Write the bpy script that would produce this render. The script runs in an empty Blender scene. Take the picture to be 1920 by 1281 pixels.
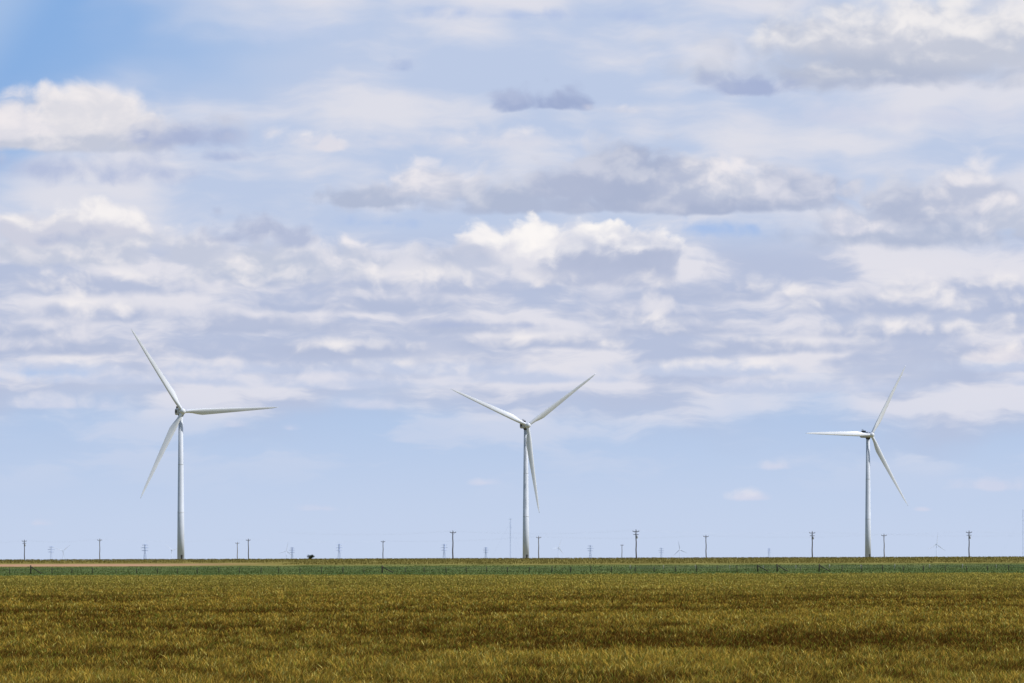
import bpy, bmesh, math, random
import numpy as np
from mathutils import Vector, Matrix
R = math.radians
random.seed(7); rng = np.random.default_rng(11)
SC = bpy.context.scene; COL = SC.collection
SC.view_settings.view_transform = 'Standard'; SC.view_settings.look = 'None'; SC.view_settings.exposure = 0; SC.view_settings.gamma = 1
F = 8000.0; EYE = 3.0; HY = 1044.0

def lin(c):
    c = c/255.0
    return c/12.92 if c <= .04045 else ((c+.055)/1.055)**2.4
def L3(r, g, b): return (lin(r), lin(g), lin(b), 1)

# ------------------------------------------------------------------ terrain
def terr(x, y):
    t = min(max((y-900)/850.0, 0), 1); z = 2.1*t*t*(3-2*t)
    if y > 1750:
        z -= .0012*(y-1750) + (max(y-3000, 0)**2)/2.2e7
    return z + .003*max(-2500, min(2500, x))
def at(px, D): return (px-960)/F*D
def zat(py, D): return EYE + (HY-py)/F*D

# ------------------------------------------------------------------ mesh helpers
class MB:
    def __init__(s): s.v = []; s.f = []
    def tube(s, pts, rs, n=8, cap=True):
        pts = [Vector(p) for p in pts]; b = len(s.v)
        if not isinstance(rs, (list, tuple)): rs = [rs]*len(pts)
        for i, p in enumerate(pts):
            d = (pts[min(i+1, len(pts)-1)]-pts[max(i-1, 0)]).normalized()
            a = Vector((1, 0, 0)) if abs(d.x) < .8 else Vector((0, 1, 0))
            u = d.cross(a).normalized(); w = d.cross(u)
            for k in range(n):
                q = p + rs[i]*(math.cos(2*math.pi*k/n)*u + math.sin(2*math.pi*k/n)*w)
                s.v.append(tuple(q))
        for i in range(len(pts)-1):
            for k in range(n):
                a0 = b+i*n+k; a1 = b+i*n+(k+1) % n
                s.f.append((a0, a1, a1+n, a0+n))
        if cap:
            s.f.append(tuple(b+k for k in range(n))[::-1])
            s.f.append(tuple(b+(len(pts)-1)*n+k for k in range(n)))
        return s
    def box(s, c, d, M=None):
        b = len(s.v)
        for i in (-1, 1):
            for j in (-1, 1):
                for k in (-1, 1):
                    p = Vector((c[0]+i*d[0]/2, c[1]+j*d[1]/2, c[2]+k*d[2]/2))
                    if M: p = M @ p
                    s.v.append(tuple(p))
        for f in ((0,1,3,2),(4,6,7,5),(0,4,5,1),(2,3,7,6),(0,2,6,4),(1,5,7,3)):
            s.f.append(tuple(b+q for q in f))
        return s
    def loft(s, rings, cap=True):
        b = len(s.v); n = len(rings[0])
        for r in rings: s.v += [tuple(p) for p in r]
        for i in range(len(rings)-1):
            for k in range(n):
                a0 = b+i*n+k; a1 = b+i*n+(k+1) % n
                s.f.append((a0, a1, a1+n, a0+n))
        if cap:
            s.f.append(tuple(b+k for k in range(n))[::-1])
            s.f.append(tuple(b+(len(rings)-1)*n+k for k in range(n)))
        return s
    def build(s, name, mat, parent=None, smooth=False, bevel=0):
        me = bpy.data.meshes.new(name); me.from_pydata(s.v, [], s.f)
        bm = bmesh.new(); bm.from_mesh(me); bmesh.ops.recalc_face_normals(bm, faces=bm.faces)
        if bevel: bmesh.ops.bevel(bm, geom=bm.edges[:], offset=bevel, segments=2, affect='EDGES')
        bm.to_mesh(me); bm.free()
        if smooth:
            for p in me.polygons: p.use_smooth = len(p.vertices) <= 4
        me.materials.append(mat)
        o = bpy.data.objects.new(name, me); COL.objects.link(o)
        if parent: o.parent = parent
        return o
def tag(o, label=None, cat=None, group=None, kind=None):
    if label: o['label'] = label
    if cat: o['category'] = cat
    if group: o['group'] = group
    if kind: o['kind'] = kind
    return o
def empty(name, loc, rz=0):
    o = bpy.data.objects.new(name, None); COL.objects.link(o)
    o.location = loc; o.rotation_euler = (0, 0, rz); return o
def dup(root):
    r = root.copy(); COL.objects.link(r)
    for ch in list(root.children):
        c = ch.copy(); COL.objects.link(c); c.parent = r
        for g in list(ch.children):
            d = g.copy(); COL.objects.link(d); d.parent = c
    return r

# ------------------------------------------------------------------ materials
def mat(name, col, rough=.6, noise=None, metallic=0, spec=.3):
    m = bpy.data.materials.new(name); m.use_nodes = True
    nt = m.node_tree; b = nt.nodes['Principled BSDF']
    b.inputs['Base Color'].default_value = (*col[:3], 1); b.inputs['Roughness'].default_value = rough
    b.inputs['Metallic'].default_value = metallic; b.inputs['Specular IOR Level'].default_value = spec
    if noise:
        sc, amt = noise
        tc = nt.nodes.new('ShaderNodeTexCoord')
        n = nt.nodes.new('ShaderNodeTexNoise'); n.inputs['Scale'].default_value = sc; n.inputs['Detail'].default_value = 5
        nt.links.new(tc.outputs['Object'], n.inputs['Vector'])
        mr = nt.nodes.new('ShaderNodeMapRange'); mr.inputs[1].default_value = .3; mr.inputs[2].default_value = .7
        mr.inputs[3].default_value = 1-amt; mr.inputs[4].default_value = 1+amt
        nt.links.new(n.outputs['Fac'], mr.inputs[0])
        mx = nt.nodes.new('ShaderNodeVectorMath'); mx.operation = 'SCALE'; mx.inputs[0].default_value = col[:3]
        nt.links.new(mr.outputs[0], mx.inputs['Scale']); nt.links.new(mx.outputs[0], b.inputs['Base Color'])
    return m
M_white = mat('turbine_white_paint', (.66, .69, .76), .45, (.25, .05))
M_tower = mat('tower_white_paint', (.52, .56, .64), .5, (.12, .08))
M_grey = mat('nacelle_grey', (.42, .44, .50), .5, (.6, .08))
M_dark = mat('dark_vent', (.035, .035, .04), .6)
M_conc = mat('concrete', (.38, .36, .33), .9, (1.5, .15))
M_wood = mat('weathered_pole_wood', (.075, .06, .06), .9, (1.2, .35))
M_woodL = mat('pale_weathered_wood', (.2, .18, .175), .9, (1.2, .3))
M_ins = mat('insulator_glaze', (.12, .12, .14), .4)
M_wire = mat('haze_tinted_wire', (.58, .62, .74), .6)  # wire colour lightened towards blue to imitate haze over the distance
M_post = mat('fence_post_wood', (.05, .042, .03), .9, (2, .3))
M_steelpost = mat('pale_fence_post', (.42, .40, .36), .7, (2, .2))
M_fwire = mat('fence_wire', (.12, .12, .11), .7)
M_hazetower = mat('haze_tinted_steel', (.50, .60, .87), .9, (.1, .05), spec=0)  # atmospheric haze painted in as a pale blue base colour on pylons and masts
M_hazeturb = mat('haze_tinted_white', (.64, .71, .88), .9, (.1, .03), spec=0)  # far turbines: aerial haze is put into this bluish white, no real scattering
M_leafD = mat('dark_tree_leaf', (.022, .038, .02), .8, (1.2, .5))
M_bark = mat('bark', (.06, .045, .03), .9, (3, .3))

# ------------------------------------------------------------------ camera
cd = bpy.data.cameras.new('camera'); cam = bpy.data.objects.new('camera', cd); COL.objects.link(cam)
cam.location = (0, 0, EYE); cam.rotation_euler = (R(90), 0, 0)
cd.sensor_width = 36; cd.sensor_fit = 'HORIZONTAL'; cd.lens = 150; cd.shift_y = (HY-640.5)/1920
cd.clip_start = .5; cd.clip_end = 80000
SC.camera = cam

# ------------------------------------------------------------------ sun
SUN_AZ, SUN_EL = R(94), R(50)
sd = Vector((math.sin(SUN_AZ)*math.cos(SUN_EL), math.cos(SUN_AZ)*math.cos(SUN_EL), math.sin(SUN_EL)))
ld = bpy.data.lights.new('sun', 'SUN'); ld.energy = 4.1; ld.angle = R(.5); ld.color = (1, .965, .91)
lo = bpy.data.objects.new('sun', ld); COL.objects.link(lo); lo.location = (0, 0, 200)
lo.rotation_euler = sd.to_track_quat('Z', 'Y').to_euler()

# ------------------------------------------------------------------ world: sky + clouds, all by direction
W = bpy.data.worlds.new("World"); SC.world = W; W.use_nodes = True
NT = W.node_tree; NT.nodes.clear()
def setin(inp, v):
    if isinstance(v, E): NT.links.new(v.s, inp)
    else: inp.default_value = v
class E:
    def __init__(s, so): s.s = so
    def __add__(a, b): return mth('ADD', a, b)
    def __radd__(a, b): return mth('ADD', b, a)
    def __sub__(a, b): return mth('SUBTRACT', a, b)
    def __rsub__(a, b): return mth('SUBTRACT', b, a)
    def __mul__(a, b): return mth('MULTIPLY', a, b)
    def __rmul__(a, b): return mth('MULTIPLY', b, a)
def mth(op, a, b=0.0, c=None):
    n = NT.nodes.new('ShaderNodeMath'); n.operation = op
    setin(n.inputs[0], a); setin(n.inputs[1], b)
    if c is not None: setin(n.inputs[2], c)
    return E(n.outputs[0])
def mx(a, b): return mth('MAXIMUM', a, b)
def vop(op, v, a=None, b=None, out=0):
    n = NT.nodes.new('ShaderNodeVectorMath'); n.operation = op; setin(n.inputs[0], v)
    if a is not None: setin(n.inputs[1], a)
    if b is not None: setin(n.inputs[2], b)
    return E(n.outputs[out])
def vmad(v, m, a): return vop('MULTIPLY_ADD', v, m, a)
def comb(x, y, z=0.0):
    n = NT.nodes.new('ShaderNodeCombineXYZ'); setin(n.inputs[0], x); setin(n.inputs[1], y); setin(n.inputs[2], z); return E(n.outputs[0])
def sep(v):
    n = NT.nodes.new('ShaderNodeSeparateXYZ'); setin(n.inputs[0], v); return E(n.outputs[0]), E(n.outputs[1]), E(n.outputs[2])
def smo(x, a, b, lo_=0.0, hi=1.0):
    n = NT.nodes.new('ShaderNodeMapRange'); n.interpolation_type = 'SMOOTHSTEP'
    setin(n.inputs[0], x); n.inputs[1].default_value = a; n.inputs[2].default_value = b
    n.inputs[3].default_value = lo_; n.inputs[4].default_value = hi; return E(n.outputs[0])
def noise(v, sc, det=5, ro=.55, color=False, dim='2D'):
    n = NT.nodes.new('ShaderNodeTexNoise'); n.noise_dimensions = dim; n.inputs['Scale'].default_value = sc; n.inputs['Detail'].default_value = det
    n.inputs['Roughness'].default_value = ro; setin(n.inputs['Vector'], v)
    return E(n.outputs['Color' if color else 'Fac'])
def voro(v, sc):
    n = NT.nodes.new('ShaderNodeTexVoronoi'); n.voronoi_dimensions = '2D'; n.feature = 'F1'; n.inputs['Scale'].default_value = sc
    n.inputs['Detail'].default_value = 1; n.inputs['Roughness'].default_value = .55
    setin(n.inputs['Vector'], v); return E(n.outputs['Distance'])
def mixc(f, a, b):
    n = NT.nodes.new('ShaderNodeMix'); n.data_type = 'RGBA'; n.clamp_factor = True
    setin(n.inputs[0], f); setin(n.inputs[6], a); setin(n.inputs[7], b); return E(n.outputs[2])
def bgn(col, strength):
    n = NT.nodes.new('ShaderNodeBackground'); setin(n.inputs[0], col); n.inputs[1].default_value = strength; return E(n.outputs[0])
def mixs(f, a, b):
    n = NT.nodes.new('ShaderNodeMixShader'); setin(n.inputs[0], f); setin(n.inputs[1], a); setin(n.inputs[2], b); return E(n.outputs[0])
tc = NT.nodes.new('ShaderNodeTexCoord'); d = E(tc.outputs['Generated'])
dx, dy, dz = sep(d)
az = mth('ARCTAN2', dx, dy); el = mth('ARCSINE', dz)
X = mth('MULTIPLY_ADD', az, 8.0, .96)            # thousands of photo pixels, by angle
Y = mth('MULTIPLY_ADD', el, -8.0, 1.044)
P = comb(X, Y, Y)
wv = noise(P, 6.0, 3, .55, True)
Pw = vmad(wv, (.075, .055, 0), vop('ADD', P, (-.0375, -.0275, 0)))
N = noise(vmad(Pw, (1, 1.35, 0), (3.3, 7.1, 0)), 6.5, 8, .60)
NS = noise(vmad(Pw, (1, 1.5, 0), (3.3, 7.1, 0)), 8.0, 4, .52)
NS_l = noise(vmad(Pw, (1, 1.5, 0), (3.3+.010, 7.1-.030, 0)), 8.0, 4, .52)
V = voro(vmad(Pw, (1, 1.3, 0), (1, 2, 0)), 14.0)
edge = mth('MULTIPLY_ADD', N-.5, 2.3, mth('MULTIPLY_ADD', V, -.7, .28))
rel = (NS-NS_l)*2.8
NQ = mth('MULTIPLY_ADD', N-.5, -1.1, mth('MULTIPLY_ADD', V, .3, mth('MULTIPLY_ADD', rel, -1.0, -.12)))     # shading term shared by all clouds
NL = noise(vmad(P, (1.0, 2.3, 0), (9, 4, 0)), 2.2, 3, .5)
BD = noise(vmad(Pw, (1.0, 4.6, 0), (2, 5, 0)), 2.8, 5, .55)
CL = []
def cloud(cx, cy, rx, ru, rd, top, bot, amp=.9, soft=.45, a=1.0, tmid=0.0):
    CL.append((cx, cy, rx, ru, rd, top, bot, amp, soft, a, tmid))
W1 = (246, 242, 242); G1 = (177, 187, 211)
# -- upper left
cloud(1000, 34, 300, 26, 16, (176, 193, 228), (172, 190, 227), .7, 1.0, .85)
cloud(560, 60, 240, 40, 40, (206, 214, 234), (196, 207, 233), .8, 1.0, .4)
cloud(130, 272, 270, 112, 26, (232, 229, 233), (196, 201, 217), .26, .4, tmid=-.1)
cloud(175, 222, 140, 84, 50, (241, 236, 237), (222, 221, 228), .3, .4, .95, tmid=-.25)
cloud(20, 250, 110, 78, 30, (238, 233, 236), (218, 218, 228), .4, .45, .95, tmid=-.25)
cloud(350, 265, 150, 56, 30, (194, 200, 219), (166, 178, 211), .7, .8, .85)
cloud(110, 322, 380, 50, 50, (194, 202, 224), (178, 189, 219), .8, 1.0, .9)
cloud(420, 300, 110, 22, 14, (168, 181, 215), (166, 180, 215), .9, 1.0, .7)
# -- top right mass
cloud(1660, 140, 460, 210, 46, (228, 227, 231), (182, 190, 210), .36, .7)
cloud(1840, 110, 270, 150, 60, (239, 236, 237), (196, 201, 216), .45, .7, .9, tmid=-.1)
cloud(1620, 90, 270, 94, 44, (241, 238, 239), (200, 204, 218), .42, .8, .9, tmid=-.1)
cloud(1670, 160, 400, 46, 26, (184, 192, 212), (176, 185, 209), .6, 1.0, .85)
cloud(1415, 174, 110, 54, 16, (174, 185, 214), (164, 177, 211), .7, .6, .9)
cloud(1700, 226, 420, 40, 26, (214, 216, 231), (206, 211, 230), .7, 1.0, .7)
# -- small dark scraps
cloud(1020, 204, 130, 42, 12, (176, 187, 216), (158, 172, 207), .95, .7, .95)
cloud(1080, 195, 55, 38, 10, (172, 184, 214), (160, 174, 208), .9, .7, .9)
cloud(1165, 212, 80, 26, 8, (236, 232, 236), (204, 209, 226), 1.0, .9, .8)
cloud(757, 134, 50, 28, 12, (174, 188, 221), (166, 182, 218), 1.0, 1.0, .85)
# -- thin bright line above the mounds
cloud(880, 270, 500, 38, 20, (238, 234, 237), (216, 218, 231), .8, 1.0, .85)
cloud(615, 278, 54, 38, 12, (246, 241, 240), (222, 221, 231), .7, .7, .95)
# -- one long bank with mounds
cloud(1100, 392, 570, 80, 18, (200, 206, 223), (176, 186, 211), .6, .6, .94)
cloud(690, 380, 150, 62, 16, (212, 214, 227), G1, .65, .5, .92)
cloud(820, 360, 150, 74, 24, (238, 234, 238), (194, 200, 219), .6, .6, .9)
cloud(960, 380, 150, 84, 20, (210, 213, 226), G1, .6, .55, .94)
cloud(1290, 392, 340, 112, 18, (202, 206, 222), (172, 182, 208), .45, .5, 1.0)
cloud(1190, 356, 170, 134, 42, (204, 208, 223), (172, 182, 208), .42, .38, .98)
cloud(1070, 362, 120, 84, 32, (204, 208, 224), (176, 185, 210), .55, .5, .95)
cloud(1300, 356, 120, 102, 36, (222, 222, 230), (182, 190, 213), .5, .45, .92)
cloud(1385, 356, 140, 98, 28, (238, 234, 238), (192, 199, 218), .55, .55, .92, tmid=-.05)
cloud(1495, 380, 140, 92, 24, (216, 217, 229), (178, 187, 211), .55, .55, .92)
# -- right-hand puffs joined to the bank
cloud(1730, 445, 320, 108, 40, (210, 213, 227), (178, 188, 212), .5, .6, .96)
cloud(1710, 404, 115, 98, 36, (210, 213, 226), (178, 187, 211), .6, .5, .92)
cloud(1820, 388, 130, 98, 36, (234, 231, 236), (188, 195, 216), .55, .55, .92)
cloud(1600, 434, 90, 50, 16, (238, 234, 239), (204, 208, 225), .9, .8, .9, tmid=-.2)
cloud(1900, 428, 80, 72, 30, (238, 234, 238), (192, 199, 218), .7, .6, .9)
# -- blue gaps
cloud(1330, 432, 150, 28, 26, (158, 186, 231), (166, 191, 232), .9, .9, .9)
cloud(720, 420, 190, 22, 20, (170, 191, 229), (172, 193, 230), .9, 1.0, .8)
# -- left bright puffs with darker scraps
cloud(120, 480, 320, 104, 34, (238, 234, 237), (196, 202, 220), .5, .5)
cloud(180, 428, 130, 72, 36, W1, (208, 210, 224), .45, .4, .95, tmid=-.15)
cloud(60, 444, 120, 72, 30, (244, 240, 240), (206, 208, 223), .55, .5, .95, tmid=-.15)
cloud(520, 515, 340, 100, 34, (232, 230, 236), (186, 195, 217), .65, .6, .95)
cloud(350, 484, 140, 76, 32, (243, 239, 240), (196, 202, 220), .6, .5, .92)
cloud(490, 498, 120, 66, 30, (240, 236, 239), (194, 201, 219), .65, .55, .9)
cloud(640, 506, 120, 68, 28, (240, 236, 240), (194, 201, 220), .7, .6, .9)
cloud(140, 454, 84, 38, 16, (178, 187, 213), (184, 192, 216), 1.1, .9, .92)
cloud(430, 450, 124, 52, 18, (176, 186, 213), (176, 186, 213), 1.0, .8, .95)
cloud(545, 454, 74, 56, 22, (176, 186, 213), (178, 188, 215), 1.0, .8, .92)
# -- bright centre cumulus built of towers, grey one before it
cloud(1060, 508, 270, 88, 30, (238, 236, 240), (202, 207, 224), .6, .55, .95)
cloud(905, 474, 80, 68, 40, (248, 244, 244), (202, 206, 223), .7, .4, .95, tmid=-.05)
cloud(1010, 470, 98, 82, 66, (252, 248, 246), (222, 222, 232), .55, .28, .98, tmid=-.25)
cloud(1130, 462, 104, 74, 40, (252, 248, 246), (216, 218, 230), .6, .28, .98, tmid=-.2)
cloud(1225, 472, 90, 68, 24, (249, 245, 245), (206, 210, 226), .65, .35, .95, tmid=-.1)
cloud(1305, 486, 70, 32, 10, (240, 237, 242), (200, 206, 225), .9, .8, .9)
cloud(1185, 524, 200, 68, 24, (184, 192, 215), (182, 190, 214), .75, .7, .95)
cloud(1115, 512, 115, 66, 30, (178, 187, 212), (184, 192, 216), .8, .6, .93)
cloud(1235, 514, 115, 54, 24, (178, 187, 212), (184, 192, 216), .8, .6, .92)
cloud(865, 510, 95, 66, 28, (184, 193, 216), (194, 201, 221), .9, .8, .95)
# -- long flat rows of the sheet, puffy tops on shaded bases
rr = random.Random(33)
for ry_, th in [(548, 56), (586, 50), (622, 44), (656, 38), (690, 34), (720, 28)]:
    x_ = -150+rr.uniform(0, 200)
    while x_ < 2050:
        w_ = rr.uniform(320, 620)
        tp = (241, 237, 239) if rr.random() > .3 else (226, 225, 234)
        if ry_ > 700: tp = (224, 224, 235)
        bt = (180, 190, 216) if ry_ < 690 else (194, 204, 228)
        cloud(x_+w_*.5, ry_+rr.uniform(-10, 10), w_*.62, th*.95, th*.45, tp, bt, .5, .7, .92)
        x_ += w_*rr.uniform(.85, 1.1)
cloud(900, 610, 320, 20, 10, (176, 187, 216), (176, 187, 217), .8, 1.0, .9)
cloud(1890, 672, 100, 36, 14, (245, 239, 239), (218, 217, 229), .7, .7, .9)
cloud(60, 702, 160, 26, 26, (176, 198, 233), (176, 198, 233), .9, 1.0, .85)
cloud(110, 764, 160, 32, 10, (226, 226, 236), (206, 212, 232), .8, .9, .9)
cloud(690, 762, 100, 20, 10, (218, 220, 235), (206, 212, 232), .8, 1.0, .8)
# -- small low clouds
cloud(1410, 934, 54, 26, 8, (229, 228, 237), (208, 213, 233), .7, .8, .95)
cloud(1456, 876, 42, 20, 8, (221, 222, 235), (208, 213, 233), .8, .9, .85)
cloud(604, 954, 56, 20, 8, (217, 220, 235), (208, 213, 233), .8, .9, .8)
cloud(543, 804, 32, 20, 8, (217, 220, 235), (208, 213, 233), .8, .9, .7)
cloud(440, 797, 42, 18, 8, (212, 216, 234), (208, 213, 233), .8, .9, .6)
cloud(906, 906, 40, 14, 8, (215, 218, 235), (208, 213, 233), .8, .9, .75)
cloud(78, 982, 48, 24, 8, (217, 220, 235), (208, 213, 233), .8, .9, .8)
cloud(1850, 914, 100, 28, 10, (215, 218, 235), (208, 213, 233), .9, .9, .75)
cloud(1728, 956, 26, 7, 5, (217, 220, 235), (208, 213, 233), .6, .9, .85)
# clear sky, veil, sheet
skyc = mixc(smo(Y, .62, 1.03), L3(168, 194, 230), L3(196, 210, 235))
skyc = mixc(smo(mth('MULTIPLY_ADD', Y, 1.1, X), .08, .90), L3(136, 175, 225), skyc)
skyc = mixc(smo(mth('MULTIPLY_ADD', Y, .7, X), .0, .14, .45, 0.0), skyc, L3(188, 206, 232))
vm = smo(mth('MULTIPLY_ADD', NL, .55, mth('MULTIPLY_ADD', Y, 1.25, X*.8)), .40, .92)
base_up = mixc(vm*.9, skyc, mixc(smo(mth('MULTIPLY_ADD', BD, .4, NL*.6), .40, .62), L3(190, 203, 229), L3(226, 225, 233)))
def dress(c, y0, y1):
    cnt = 0
    for (cx, cy, rx, ru, rd, top, bot, amp, soft, a, tmid) in CL:
        m_ = 1+.75*amp+.05
        if cy+rd*m_ < y0 or cy-ru*m_ > y1: continue
        cnt += 1
        v = vmad(P, (1000/rx, -1000/ru, 1000/rd), (-cx/rx, cy/ru, -cy/rd))
        v = vop('MAXIMUM', v, (-99, 0, 0))
        ln = vop('LENGTH', v, out=1)
        al = smo(mth('MULTIPLY_ADD', edge, -amp, ln), 1.0, 1.0-soft, 0.0, a)
        s_ = 1000/(ru*.9); off = -cy/(ru*.9)+.62+tmid
        t = smo(mth('MULTIPLY_ADD', Y, s_, NQ), -.40-off, .86-off)
        c = mixc(al, c, mixc(t, L3(*top), L3(*bot)))
    print('band', y0, y1, cnt)
    return bgn(c, 1.0)
shc = mixc(smo(BD, .40, .60), L3(182, 192, 218), L3(226, 225, 234))
cov = smo(Y, .42, .50)*smo(mth('MULTIPLY_ADD', NL-.5, .3, Y), .68, .86, 1.0, 0.0)
sheet = mixc(cov*.9, base_up, shc)
lowsky = mixc(smo(mth('MULTIPLY_ADD', NL-.5, .25, Y), .72, .80), base_up, skyc)
lowbase = mixc(cov*.9, lowsky, shc)
lowbase = mixc(smo(BD, .48, .66)*smo(Y, .80, .96, .4, 0.0), lowbase, L3(216, 219, 234))
sA = dress(base_up, -900, 330)
sB = dress(sheet, 330, 560)
sC = dress(sheet, 560, 700)
sD = dress(lowbase, 700, 1200)
def gt(v): return mth('GREATER_THAN', Y, v)
inner = mixs(gt(.33), sA, mixs(gt(.56), sB, mixs(gt(.70), sC, sD)))
nish = NT.nodes.new('ShaderNodeTexSky'); nish.sky_type = 'NISHITA'; nish.sun_disc = False
nish.sun_elevation = SUN_EL; nish.sun_rotation = SUN_AZ; nish.air_density = 1.2; nish.dust_density = 1.0
setin(nish.inputs['Vector'], comb(dx, dy, mx(dz, .02)))
outer = mx(smo(el, .16, .24), smo(mth('ABSOLUTE', az), .35, .5))
fin = mixs(outer, inner, bgn(E(nish.outputs[0]), .12))
wo = NT.nodes.new('ShaderNodeOutputWorld'); NT.links.new(fin.s, wo.inputs['Surface'])

# ------------------------------------------------------------------ ground sheet
gm = bpy.data.materials.new('field_ground'); gm.use_nodes = True
NT = gm.node_tree; gb = NT.nodes['Principled BSDF']; gb.inputs['Roughness'].default_value = 1; gb.inputs['Specular IOR Level'].default_value = 0
ge = NT.nodes.new('ShaderNodeNewGeometry'); p = E(ge.outputs['Position']); gx, gy, gz = sep(p)
n1 = noise(p, .02, 6, .6); n2 = noise(p, .25, 5, .6); n3 = noise(vmad(p, (1, .25, 1), (0, 0, 0)), .08, 6, .65)
wheat = mixc(smo(n2, .35, .65), (.06, .038, .010, 1), (.12, .08, .022, 1))
green = mixc(smo(n3, .35, .65), (.060, .098, .034, 1), (.13, .16, .055, 1))
ochre = mixc(smo(n3, .35, .65), (.15, .13, .038, 1), (.26, .215, .068, 1))
tan = mixc(smo(n2, .35, .65), (.36, .20, .125, 1), (.46, .28, .175, 1))
gc = mixc(smo(gy + (n1-.5)*30, 620, 640), wheat, green)
gc = mixc(smo(gy + (n1-.5)*260, 1130, 1290), gc, ochre)
tm = smo(gx + (n1-.5)*90, -115, -68, 1, 0) * smo(gy + (n2-.5)*40, 1195, 1218) * smo(gy + (n2-.5)*60, 1310, 1370, 1, 0)
gc = mixc(tm*.95, gc, tan)
NT.links.new(gc.s, gb.inputs['Base Color'])
xs = sorted(set([-24000, -12000, -6000, -2500] + list(range(-600, 601, 60)) + [2500, 6000, 12000, 24000]))
ys = [-300, -100, 0, 100, 300, 500, 700] + list(range(900, 1800, 25)) + [1900, 2200, 2600, 3000, 4000, 5000, 7000, 9000, 12000, 16000, 22000, 30000, 45000]
vs = [(x, y, terr(x, y) + (.12*math.sin(x*.031+y*.02)+.08*math.sin(x*.083) if 1500 < y < 1900 else 0)) for y in ys for x in xs]
nx = len(xs); fs = [(j*nx+i, j*nx+i+1, (j+1)*nx+i+1, (j+1)*nx+i) for j in range(len(ys)-1) for i in range(nx-1)]
g = MB(); g.v = vs; g.f = fs; go = g.build('ground', gm, smooth=True); tag(go, kind='structure')

# ------------------------------------------------------------------ crop as many real blades
def vnoise(x, y, s, seed):
    r = np.random.default_rng(seed); T = r.random((256, 256))
    a = x/s; b = y/s; i = np.floor(a).astype(int); j = np.floor(b).astype(int); u = a-i; v = b-j
    u = u*u*(3-2*u); v = v*v*(3-2*v); i &= 255; j &= 255; i1 = (i+1) & 255; j1 = (j+1) & 255
    return (T[i, j]*(1-u)+T[i1, j]*u)*(1-v)+(T[i, j1]*(1-u)+T[i1, j1]*u)*v
def blades(name, n, D0, D1, h0, hvar, wk, colfn, m, half=.158, power=2.0, skip=None):
    if power == 2.0: D = D0*(D1/D0)**rng.random(n)
    else: D = D0+(D1-D0)*rng.random(n)
    x = (rng.random(n)*2-1)*half*D + (rng.random(n)-.5)*4
    if skip is not None:
        keep = ~skip(x, D); x = x[keep]; D = D[keep]; n = len(x)
    t = np.clip((D-900)/850, 0, 1); z0 = 2.1*t*t*(3-2*t) + .003*x
    big = vnoise(x+900, D, 26, 1)*.28 + vnoise(x+900, D, 7, 2)*.24 + vnoise((x+900)*1.0, D*.35, .5, 3)*.48
    h = h0*(1 + (big-.5)*.6) + hvar*(rng.random(n)-.4)
    w = wk*D*(.6+.8*rng.random(n))
    a = (rng.random(n)-.5)*2.2; cx, cy = np.cos(a), np.sin(a)
    lx = (rng.normal(0, 1, n)*.22+.06)*h; ly = rng.normal(0, 1, n)*.12*h
    V_ = np.empty((n, 7, 3), np.float32)
    for k, (f, ww) in enumerate(((.0, .35), (.74, .5), (.87, 1.1))):
        for s in (0, 1):
            sg = -1 if s == 0 else 1
            V_[:, 2*k+s, 0] = x + lx*f**1.8 + sg*w*ww*.5*cx
            V_[:, 2*k+s, 1] = D + ly*f**1.8 + sg*w*ww*.5*cy
            V_[:, 2*k+s, 2] = z0 + h*f
    V_[:, 6, 0] = x+lx*1.25; V_[:, 6, 1] = D+ly*1.2; V_[:, 6, 2] = z0+h
    base = (np.arange(n)*7)[:, None]
    q = np.array([0, 1, 3, 2, 2, 3, 5, 4, 4, 5, 6])
    loops = (base+q).ravel().astype(np.int32)
    st = ((np.arange(n)*11)[:, None]+np.array([0, 4, 8])).ravel().astype(np.int32)
    me = bpy.data.meshes.new(name)
    me.vertices.add(n*7); me.vertices.foreach_set('co', V_.ravel())
    me.loops.add(n*11); me.loops.foreach_set('vertex_index', loops)
    me.polygons.add(n*3); me.polygons.foreach_set('loop_start', st)
    me.update(calc_edges=True)
    lo_, hi = colfn(x, D, big, n)
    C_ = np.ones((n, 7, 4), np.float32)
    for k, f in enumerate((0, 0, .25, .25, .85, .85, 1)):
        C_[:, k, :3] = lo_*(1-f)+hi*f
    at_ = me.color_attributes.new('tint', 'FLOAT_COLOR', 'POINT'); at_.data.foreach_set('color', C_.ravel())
    me.materials.append(m)
    o = bpy.data.objects.new(name, me); COL.objects.link(o); return o
wm = bpy.data.materials.new('crop_blade'); wm.use_nodes = True; nt = wm.node_tree; nt.nodes.clear()
ca = nt.nodes.new('ShaderNodeAttribute'); ca.attribute_name = 'tint'
df = nt.nodes.new('ShaderNodeBsdfDiffuse'); tr = nt.nodes.new('ShaderNodeBsdfTranslucent'); ms = nt.nodes.new('ShaderNodeMixShader')
ms.inputs[0].default_value = .2; out = nt.nodes.new('ShaderNodeOutputMaterial')
nt.links.new(ca.outputs['Color'], df.inputs[0]); nt.links.new(ca.outputs['Color'], tr.inputs[0])
nt.links.new(df.outputs[0], ms.inputs[1]); nt.links.new(tr.outputs[0], ms.inputs[2]); nt.links.new(ms.outputs[0], out.inputs[0])
def A(*c_): return np.array(c_, float)[None, :]
def mixn(a, b, f): return a*(1-f[:, None])+b*f[:, None]
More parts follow.
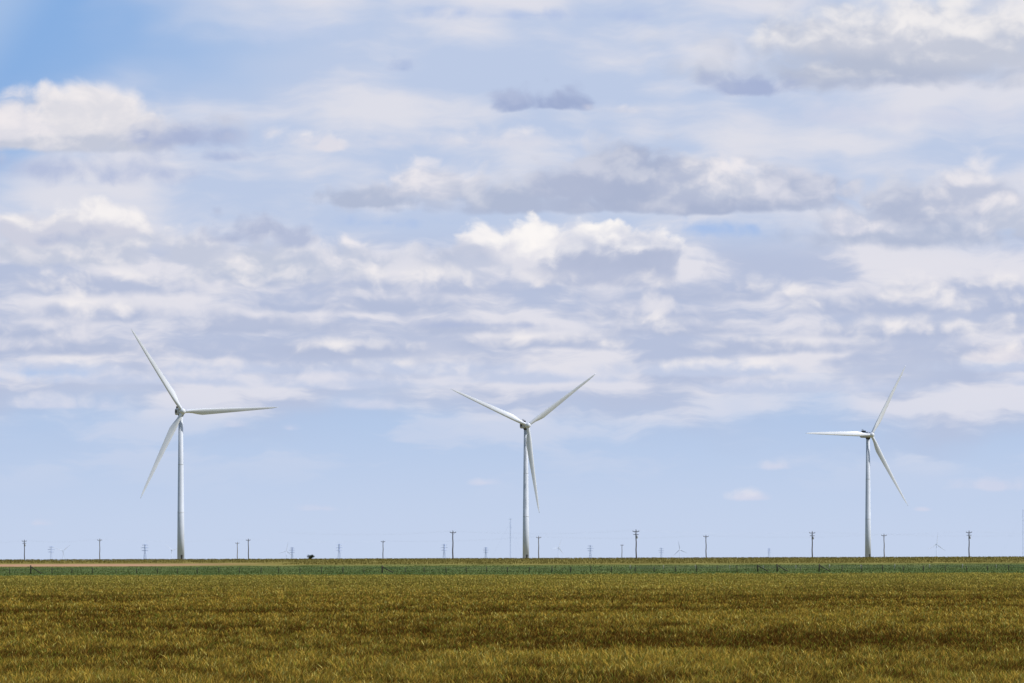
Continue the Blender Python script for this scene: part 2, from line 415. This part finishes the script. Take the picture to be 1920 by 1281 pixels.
def wheatcol(x, D, big, n):
    k = np.clip((big-.5)*4.6+.36+.10*np.clip((D-90)/120, 0, 1) + rng.normal(0, .2, n), 0, 1)
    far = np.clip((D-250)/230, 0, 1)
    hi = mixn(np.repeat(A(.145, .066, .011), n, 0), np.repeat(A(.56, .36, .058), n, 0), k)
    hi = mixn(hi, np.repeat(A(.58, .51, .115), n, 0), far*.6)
    spark = (rng.random(n) < .11).astype(float)*(.2+.8*k)
    hi = mixn(hi, np.repeat(A(.80, .70, .20), n, 0), spark*.85)
    grn = (rng.random(n) < .17).astype(float)
    hi = mixn(hi, np.repeat(A(.24, .27, .032), n, 0), grn*.8)
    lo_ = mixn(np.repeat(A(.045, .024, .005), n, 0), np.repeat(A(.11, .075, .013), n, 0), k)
    return lo_, hi
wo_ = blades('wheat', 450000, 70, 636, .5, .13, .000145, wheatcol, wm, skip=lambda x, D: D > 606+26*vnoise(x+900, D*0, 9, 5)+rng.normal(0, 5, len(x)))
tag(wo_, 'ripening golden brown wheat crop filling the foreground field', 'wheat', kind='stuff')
def grasscol(x, D, big, n):
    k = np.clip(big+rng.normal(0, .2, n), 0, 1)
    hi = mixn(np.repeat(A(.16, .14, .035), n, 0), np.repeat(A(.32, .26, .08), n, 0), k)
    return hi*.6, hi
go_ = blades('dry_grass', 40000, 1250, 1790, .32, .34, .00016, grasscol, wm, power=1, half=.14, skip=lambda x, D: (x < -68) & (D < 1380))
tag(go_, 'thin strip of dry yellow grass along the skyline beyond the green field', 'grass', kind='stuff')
def greencol(x, D, big, n):
    k = np.clip(big+rng.normal(0, .25, n), 0, 1)
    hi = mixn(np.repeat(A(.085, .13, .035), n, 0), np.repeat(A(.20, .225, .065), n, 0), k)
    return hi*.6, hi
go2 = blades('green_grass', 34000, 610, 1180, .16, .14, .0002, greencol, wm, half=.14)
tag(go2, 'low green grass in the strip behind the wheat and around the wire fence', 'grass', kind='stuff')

# ------------------------------------------------------------------ wind turbines
HH = 80.6; RT = 53.0
def blade_mb():
    m = MB(); rings = []
    st = [1.3, 2.2, 3.5, 5.5, 8, 11, 15, 20, 26, 32, 38, 43, 47, 50, 52.1, 53.0]
    for r in st:
        f = r/RT
        if r < 3: ch, th, rd = 1.9, 1.9, 1.0
        else:
            k = min((r-3)/8.0, 1); k = k*k*(3-2*k)
            full = 3.5*(1-(r-11)/(RT+1)) if r > 11 else 3.5
            full = full*(1 if r < 49.5 else max(.3, (53.4-r)/3.9))
            ch = 1.9*(1-k)+full*k; rd = 1-k
            th = 1.9*(1-k) + full*(.34-.18*f)*k
        tw = R(16*(1-f)**2+1); off = -2.2*f*f
        ring = []
        for q in range(16):
            a = 2*math.pi*q/16; cx, sy = math.cos(a), math.sin(a)
            t = (1-cx)/2      # 0 leading, 1 trailing
            prof = abs(sy)*(rd + (1-rd)*(1.25*(1-t)**.7+.12))
            ax = -cx*.5*ch*rd + (t-.32)*ch*(1-rd)
            ay = math.copysign(prof, sy)*th*.5
            ring.append((ax*math.cos(tw)-ay*math.sin(tw), ax*math.sin(tw)+ay*math.cos(tw)+off, r))
        rings.append(ring)
    return m.loft(rings)
def make_turbine(mw, mt, mg, md, detail=True):
    root = empty('wind_turbine', (0, 0, 0))
    t = MB(); pr = [(0, 1.92), (12, 1.88), (26, 1.78), (26.02, 1.76), (52, 1.50), (52.02, 1.48), (HH-2.2, 1.2)]
    t.tube([(0, 0, z) for z, _ in pr], [r for _, r in pr], 32).build('tower', mt, root, True)
    if detail:
        MB().tube([(0, 0, -1.5), (0, 0, .25)], [4.2, 4.0], 32).build('foundation', M_conc, root)
        for z, r in ((26, 1.82), (52, 1.54)):
            MB().tube([(0, 0, z-.12), (0, 0, z+.12)], r, 32).build('flange', mt, root, True)
        MB().box((0, -1.9, 1.9), (1.0, .14, 2.3)).build('door', M_dark, root)
        st = MB()
        for i in range(4): st.box((0, -2.4-.3*i, .72-.2*i), (1.2, .3, .08))
        st.build('steps', M_grey, root)
    rings = []
    for y, w, h, zc in ((-2.6, 1.1, 1.2, 0), (-2.3, 1.5, 1.55, 0), (-1.4, 1.75, 1.8, .05), (2, 1.85, 1.9, .1), (6.2, 1.8, 1.8, .15), (7.2, 1.6, 1.5, .3), (7.5, 1.3, 1.15, .35)):
        ring = []
        for q in range(24):
            a = 2*math.pi*q/24; cx, sx = math.cos(a), math.sin(a)
            e = .38
            ring.append((w*math.copysign(abs(cx)**e, cx), y, HH+zc+h*math.copysign(abs(sx)**e, sx)))
        rings.append(ring)
    na = MB().loft(rings).build('nacelle', mg, root, True)
    if detail:
        MB().box((0, 7.56, HH+.3), (1.9, .1, 1.5)).build('rear_vent', md, na)
        MB().box((0, 5.0, HH+2.5), (2.5, 1.7, 1.1)).build('roof_cooler', md, na, bevel=.08)
        v = MB(); v.tube([(.6, 6.6, HH+1.8), (.6, 6.6, HH+3.9)], .11, 6); v.tube([(-.1, 6.6, HH+3.5), (1.3, 6.6, HH+3.5)], .07, 6)
        v.tube([(-.1, 6.6, HH+3.5), (-.1, 6.6, HH+4.1)], .13, 6); v.build('weather_mast', md, na)
        for s in (-1, 1): MB().box((s*1.93, 3.5, HH+.2), (.08, 4.2, 1.5)).build('side_vent', md, na)
        MB().box((0, 1.2, HH+2.02), (1.2, 1.2, .22)).build('roof_hatch', mg, na, bevel=.04)
        MB().tube([(0, 0, HH-2.6), (0, 0, HH-1.6)], [1.35, 1.6], 24).build('yaw_ring', md, root, True)
    hp = [(-2.7, 1.35), (-3.2, 1.6), (-4.6, 1.65), (-5.4, 1.35), (-5.9, .85), (-6.1, .2)]
    MB().tube([(0, y, HH) for y, _ in hp], [r for _, r in hp], 24).build('hub', mw, root, True)
    bl = blade_mb().build('blade', mw, root, True)
    for _ in range(2):
        b = bl.copy(); COL.objects.link(b); b.parent = root
    return root
def pose(root, px, D, yaw, ph, hubpy=None, s=1.0):
    x = at(px, D); root.location = (x, D, terr(x, D)); root.rotation_euler = (0, 0, yaw)
    if hubpy:
        s = (zat(hubpy, D)-terr(x, D))/HH
    root.scale = (s, s, s)
    k = 0
    for ch in root.children:
        if ch.name.startswith('blade'):
            be = math.pi/2-R(ph+120*k); k += 1
            ch.matrix_local = Matrix.Translation((0, -4.0, HH)) @ Matrix.Rotation(R(-2), 4, 'X') @ Matrix.Rotation(be, 4, 'Y')
def relabel(o, l): o['label'] = l; return o
T = make_turbine(M_white, M_tower, M_grey, M_dark)
tag(T, 'tall white wind turbine at left with one blade pointing level to the right', 'wind turbine', 'three large white wind turbines on the plain')
T2 = dup(T); T3 = dup(T)
pose(T, 339, 2294, R(18), 3, 772)
relabel(T2, 'middle wind turbine with two blades raised in a wide V'); pose(T2, 986, 2550, R(17), 36.5, 798)
relabel(T3, 'tall white wind turbine at right with one blade pointing level to the left'); pose(T3, 1627.5, 2783, R(30), 59.8, 816)
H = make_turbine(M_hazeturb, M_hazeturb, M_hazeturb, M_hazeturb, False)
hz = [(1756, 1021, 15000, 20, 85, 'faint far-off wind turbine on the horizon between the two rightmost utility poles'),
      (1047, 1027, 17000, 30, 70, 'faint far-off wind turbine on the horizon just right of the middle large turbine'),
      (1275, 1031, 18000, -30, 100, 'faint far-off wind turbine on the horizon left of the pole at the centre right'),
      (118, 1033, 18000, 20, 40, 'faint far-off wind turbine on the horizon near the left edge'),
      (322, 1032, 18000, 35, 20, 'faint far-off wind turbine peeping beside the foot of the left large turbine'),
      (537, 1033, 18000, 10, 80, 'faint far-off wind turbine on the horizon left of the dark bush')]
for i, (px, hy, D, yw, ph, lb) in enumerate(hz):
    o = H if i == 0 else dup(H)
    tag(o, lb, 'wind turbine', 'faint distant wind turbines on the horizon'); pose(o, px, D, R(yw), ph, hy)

# ------------------------------------------------------------------ utility poles
def make_pole(mw, double=False, transformer=False):
    root = empty('utility_pole', (0, 0, 0)); h = 11.0
    pts = [(0.06*math.sin(i*1.7), 0, -.8+i*(h+.8)/8) for i in range(9)]
    MB().tube(pts, [.27-.013*i for i in range(9)], 10).build('post', mw, root, True)
    MB().box((0, -.2, h-.55), (2.5, .16, .2)).build('crossarm', mw, root, bevel=.02)
    if double: MB().box((0, -.2, h-1.7), (2.0, .16, .2)).build('crossarm', mw, root, bevel=.02)
    br = MB(); br.tube([(-.8, -.2, h-.6), (0, -.15, h-1.4)], .04, 6); br.tube([(.8, -.2, h-.6), (0, -.15, h-1.4)], .04, 6); br.build('brace', mw, root)
    for x, z in ((-1.12, h-.45), (0, h), (1.12, h-.45)):
        MB().tube([(x, -.2 if x else 0, z), (x, -.2 if x else 0, z+.12), (x, -.2 if x else 0, z+.2), (x, -.2 if x else 0, z+.36)], [.05, .13, .09, .05], 8).build('insulator', M_ins, root, True)
    if transformer: MB().tube([(.42, -.3, h-3.2), (.42, -.3, h-3.1), (.42, -.3, h-2.1), (.42, -.3, h-2.0)], [.2, .3, .3, .15], 12).build('transformer', M_grey, root, True)
    return root
protoA = make_pole(M_wood); protoB = make_pole(M_woodL); protoC = make_pole(M_wood, True, True)
used = set()
GA = 'wooden utility poles of the near power line'; GB = 'wooden utility poles of the farther power lines'
plist = [(46, 1013, 'C', GB, 'dark wooden utility pole nearest the left edge of the view'),
 (187, 1011, 'B', GB, 'pale wooden utility pole left of the left turbine'),
 (445, 1017, 'B', GB, 'shorter pale utility pole of the close pair right of the left turbine'),
 (466, 1011, 'A', GB, 'taller dark utility pole of the close pair right of the left turbine'),
 (718, 1014, 'A', GB, 'short dark utility pole between the dark bush and the tall pole at its right'),
 (849, 996, 'A', GA, 'tall utility pole first to the left of the middle turbine'),
 (1010, 1006, 'B', GB, 'pale utility pole just right of the foot of the middle turbine'),
 (1166, 1021, 'A', GB, 'very short utility pole beside a much taller one right of the middle turbine'),
 (1193, 994, 'C', GA, 'tallest utility pole with transformer, standing between middle and right turbines'),
 (1324, 1004, 'A', GB, 'slender utility pole midway between the middle and right turbines'),
 (1523, 997, 'C', GA, 'tall dark utility pole first to the left of the right turbine'),
 (1658, 1002, 'B', GB, 'pale utility pole just right of the right turbine'),
 (1817, 996, 'C', GA, 'tall dark utility pole nearest the right edge of the view')]
protos = {'A': protoA, 'B': protoB, 'C': protoC}; tops = {}
for px, ty, k, g_, lb in plist:
    o = protos[k] if k not in used else dup(protos[k]); used.add(k)
    skyl = 1048.1 - .003*(px-960)
    D = 11.0*F/(skyl+1.2-ty) if ty < 1019 else 11.0*F/(skyl+5-ty)
    for _ in range(6):
        x = at(px, D); D = 11.0*F/( (HY - F*(terr(x, D)-EYE)/D) - ty )
    x = at(px, D)
    o.location = (x, D, terr(x, D)); o.rotation_euler = (R(random.uniform(-.5, .5)), R(random.uniform(-.8, .8)), R(random.uniform(-14, 14)))
    tag(o, lb, 'utility pole', g_); tops[px] = (x, D, terr(x, D)+11)
def wires(seq, name, lab):
    P_ = [tops[q] for q in seq]
    a, b = P_[0], P_[1]; P_ = [tuple(2*a[i]-b[i] for i in range(3))]+P_
    a, b = P_[-1], P_[-2]; P_ = P_+[tuple(2*a[i]-b[i] for i in range(3))]
    for off, dz_, wd in ((-1.12, -.1, 'left'), (0, .35, 'top'), (1.12, -.1, 'right')):
        pts = []
        for a, b in zip(P_[:-1], P_[1:]):
            for i in range(12):
                t = i/12; pts.append((a[0]*(1-t)+b[0]*t+off, a[1]*(1-t)+b[1]*t+off*.6, a[2]*(1-t)+b[2]*t+dz_-1.2*4*t*(1-t)))
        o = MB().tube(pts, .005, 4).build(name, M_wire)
        tag(o, lab % wd, 'power line', 'overhead wires between the poles')
wires([849, 1193, 1523, 1817], 'power_line', 'thin wire on the %s insulators of the tall near poles at right')
wires([46, 187, 466, 718, 1010, 1324, 1658], 'power_line', 'thin wire on the %s insulators of the shorter farther poles')

# ------------------------------------------------------------------ hazy pylons and masts
def pylon():
    root = empty('transmission_tower', (0, 0, 0)); m = MB(); h = 30.0
    for sx in (-1, 1):
        for sy in (-1, 1):
            m.tube([(sx*3, sy*3, -3), (sx*1.0, sy*1.0, 18), (sx*.7, sy*.7, h)], .24, 4)
    for i in range(7):
        z0, z1 = i*4.2, (i+1)*4.2
        w0 = 3-2*min(z0/18, 1); w1 = 3-2*min(z1/18, 1)
        for s in (-1, 1):
            m.tube([(-w0*s, -w0, z0), (w1*s, -w1, z1)], .14, 4); m.tube([(-w0*s, w0, z0), (w1*s, w1, z1)], .14, 4)
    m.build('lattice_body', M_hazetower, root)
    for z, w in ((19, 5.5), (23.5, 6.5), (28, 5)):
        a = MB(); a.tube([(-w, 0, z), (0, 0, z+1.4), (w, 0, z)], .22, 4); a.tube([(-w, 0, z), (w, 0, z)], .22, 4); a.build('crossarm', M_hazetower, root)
    return root
PY = pylon()
pl = [(96, 1024, 'hazy lattice pylon on the horizon between the two leftmost utility poles'),
 (272, 1020, 'hazy lattice pylon on the horizon just left of the left turbine'),
 (548, 1026, 'hazy lattice pylon on the horizon left of the dark bush'),
 (636, 1020, 'hazy lattice pylon on the horizon right of the dark bush'),
 (833, 1020, 'hazy lattice pylon on the horizon just left of the tall pole at centre left'),
 (911, 1026, 'hazy lattice pylon on the horizon left of the tall guyed mast'),
 (1107, 1022, 'hazy lattice pylon on the horizon right of the middle turbine'),
 (1240, 1027, 'hazy lattice pylon on the horizon between the tallest pole and the slender one'),
 (1442, 1028, 'small hazy lattice pylon on the horizon left of the right turbine')]
for i, (px, ty, lb) in enumerate(pl):
    o = PY if i == 0 else dup(PY)
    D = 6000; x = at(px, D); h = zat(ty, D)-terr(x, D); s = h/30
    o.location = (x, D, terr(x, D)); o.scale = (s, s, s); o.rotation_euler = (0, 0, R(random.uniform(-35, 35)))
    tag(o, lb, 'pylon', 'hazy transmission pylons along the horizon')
def mast(px, ty, D, lb):
    x = at(px, D); z = terr(x, D); h = zat(ty, D)-z
    root = empty('lattice_mast', (x, D, z)); m = MB()
    for k in range(3):
        a = 2*math.pi*k/3+.3; m.tube([(.5*math.cos(a), .5*math.sin(a), -.5), (.42*math.cos(a), .42*math.sin(a), h)], .07, 4)
    n = int(h/1.6)
    for i in range(n):
        for k in range(3):
            a = 2*math.pi*k/3+.3; b = 2*math.pi*(k+1)/3+.3
            m.tube([(.5*math.cos(a), .5*math.sin(a), i*1.6), (.5*math.cos(b), .5*math.sin(b), i*1.6+1.6)], .035, 4)
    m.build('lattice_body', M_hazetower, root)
    for zz in (.55, .78, .97):
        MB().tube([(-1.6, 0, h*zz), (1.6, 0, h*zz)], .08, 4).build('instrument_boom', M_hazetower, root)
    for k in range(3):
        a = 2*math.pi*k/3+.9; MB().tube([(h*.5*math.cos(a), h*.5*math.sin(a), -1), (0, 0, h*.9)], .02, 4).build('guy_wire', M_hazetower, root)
    tag(root, lb, 'mast'); return root
mast(957, 971, 3900, 'slim hazy measuring mast just left of the middle turbine')
mast(1918, 955, 6000, 'slim hazy mast at the very right edge of the view')

# ------------------------------------------------------------------ bush / small trees on the skyline
def small_tree(px, D, w, h, lb, n=900):
    x = at(px, D); root = empty('small_tree', (x, D, terr(x, D)))
    t = MB(); t.tube([(0, 0, -.3), (.1, 0, h*.35), (0, .1, h*.7)], [.2, .15, .06], 8)
    for k in range(5):
        a = k*1.3; t.tube([(0, 0, h*.3), (math.cos(a)*w*.28, math.sin(a)*w*.28, h*(.55+.05*k))], [.1, .03], 6)
    t.build('trunk', M_bark, root, True)
    cr = MB(); lob = [(random.uniform(-.32, .32)*w, random.uniform(-.3, .3)*w, h*random.uniform(.35, .72), random.uniform(.16, .27)*w) for _ in range(9)]
    for _ in range(n):
        lx, ly, lz, lr = random.choice(lob); v = Vector([random.gauss(0, 1) for _ in range(3)]).normalized()*lr*random.uniform(.5, 1.05)
        c_ = Vector((lx+v.x, ly+v.y, max(.15, lz+v.z*.8))); a_ = Vector([random.gauss(0, 1) for _ in range(3)]).normalized(); b_ = a_.orthogonal().normalized()
        s_ = random.uniform(.10, .2); i0 = len(cr.v); e_ = a_.cross(b_)
        cr.v += [tuple(c_-b_*s_), tuple(c_+e_*s_*.6), tuple(c_+b_*s_), tuple(c_-e_*s_*.6)]; cr.f.append((i0, i0+1, i0+2, i0+3))
    me = bpy.data.meshes.new('crown'); me.from_pydata(cr.v, [], cr.f); me.materials.append(M_leafD)
    o = bpy.data.objects.new('crown', me); COL.objects.link(o); o.parent = root
    tag(root, lb, 'tree')
small_tree(583, 1740, 3.4, 2.1, 'lone dark bushy tree on the skyline right of the left turbine')

# ------------------------------------------------------------------ wire fence in the green strip
def fence(y0, px0, px1, step, lb, mp, hgt, rad, heavy=()):
    root = empty('wire_fence', (at((px0+px1)/2, y0), y0, terr(at((px0+px1)/2, y0), y0))); inv = Vector(root.location)
    x = at(px0, y0); xe = at(px1, y0); tops_ = []; i = 0
    while x <= xe:
        xx = x+random.uniform(-.3, .3); y = y0 + 2.0*math.sin(i*.2); z = terr(xx, y); h = hgt*random.uniform(.86, 1.1)
        hv = any(abs(960+F*xx/y-q) < step*F/y0*.5 for q in heavy)
        r = rad*(1.7 if hv else random.uniform(.8, 1.1)); h = h*1.35 if hv else h; lean = random.uniform(-.06, .06)
        b = Vector((xx, y, z))-inv
        m = MB(); m.tube([b+Vector((0, 0, -.3)), b+Vector((lean*.5, 0, h*.5)), b+Vector((lean, 0, h))], [r, r*.95, r*.85], 8)
        if hv: m.tube([b+Vector((.1, 0, h*.8)), b+Vector((2.0, 0, .1))], r*.6, 6)
        m.build('fence_post', mp, root, True); tops_.append(b); x += step; i += 1
    for q in (.3, .55, .8, 1.0):
        MB().tube([b+Vector((0, -rad, hgt*.88*q)) for b in tops_], .012, 4).build('wire', M_fwire, root)
    tag(root, lb, 'fence')
fence(800, -60, 1980, 3.9, 'long low wire fence with dark wooden posts across the green strip', M_post, 1.15, .085, heavy=(46, 718, 1440, 1523))
fence(960, 1180, 1980, 7.5, 'farther wire fence with pale posts at right in the green strip', M_steelpost, .95, .075)
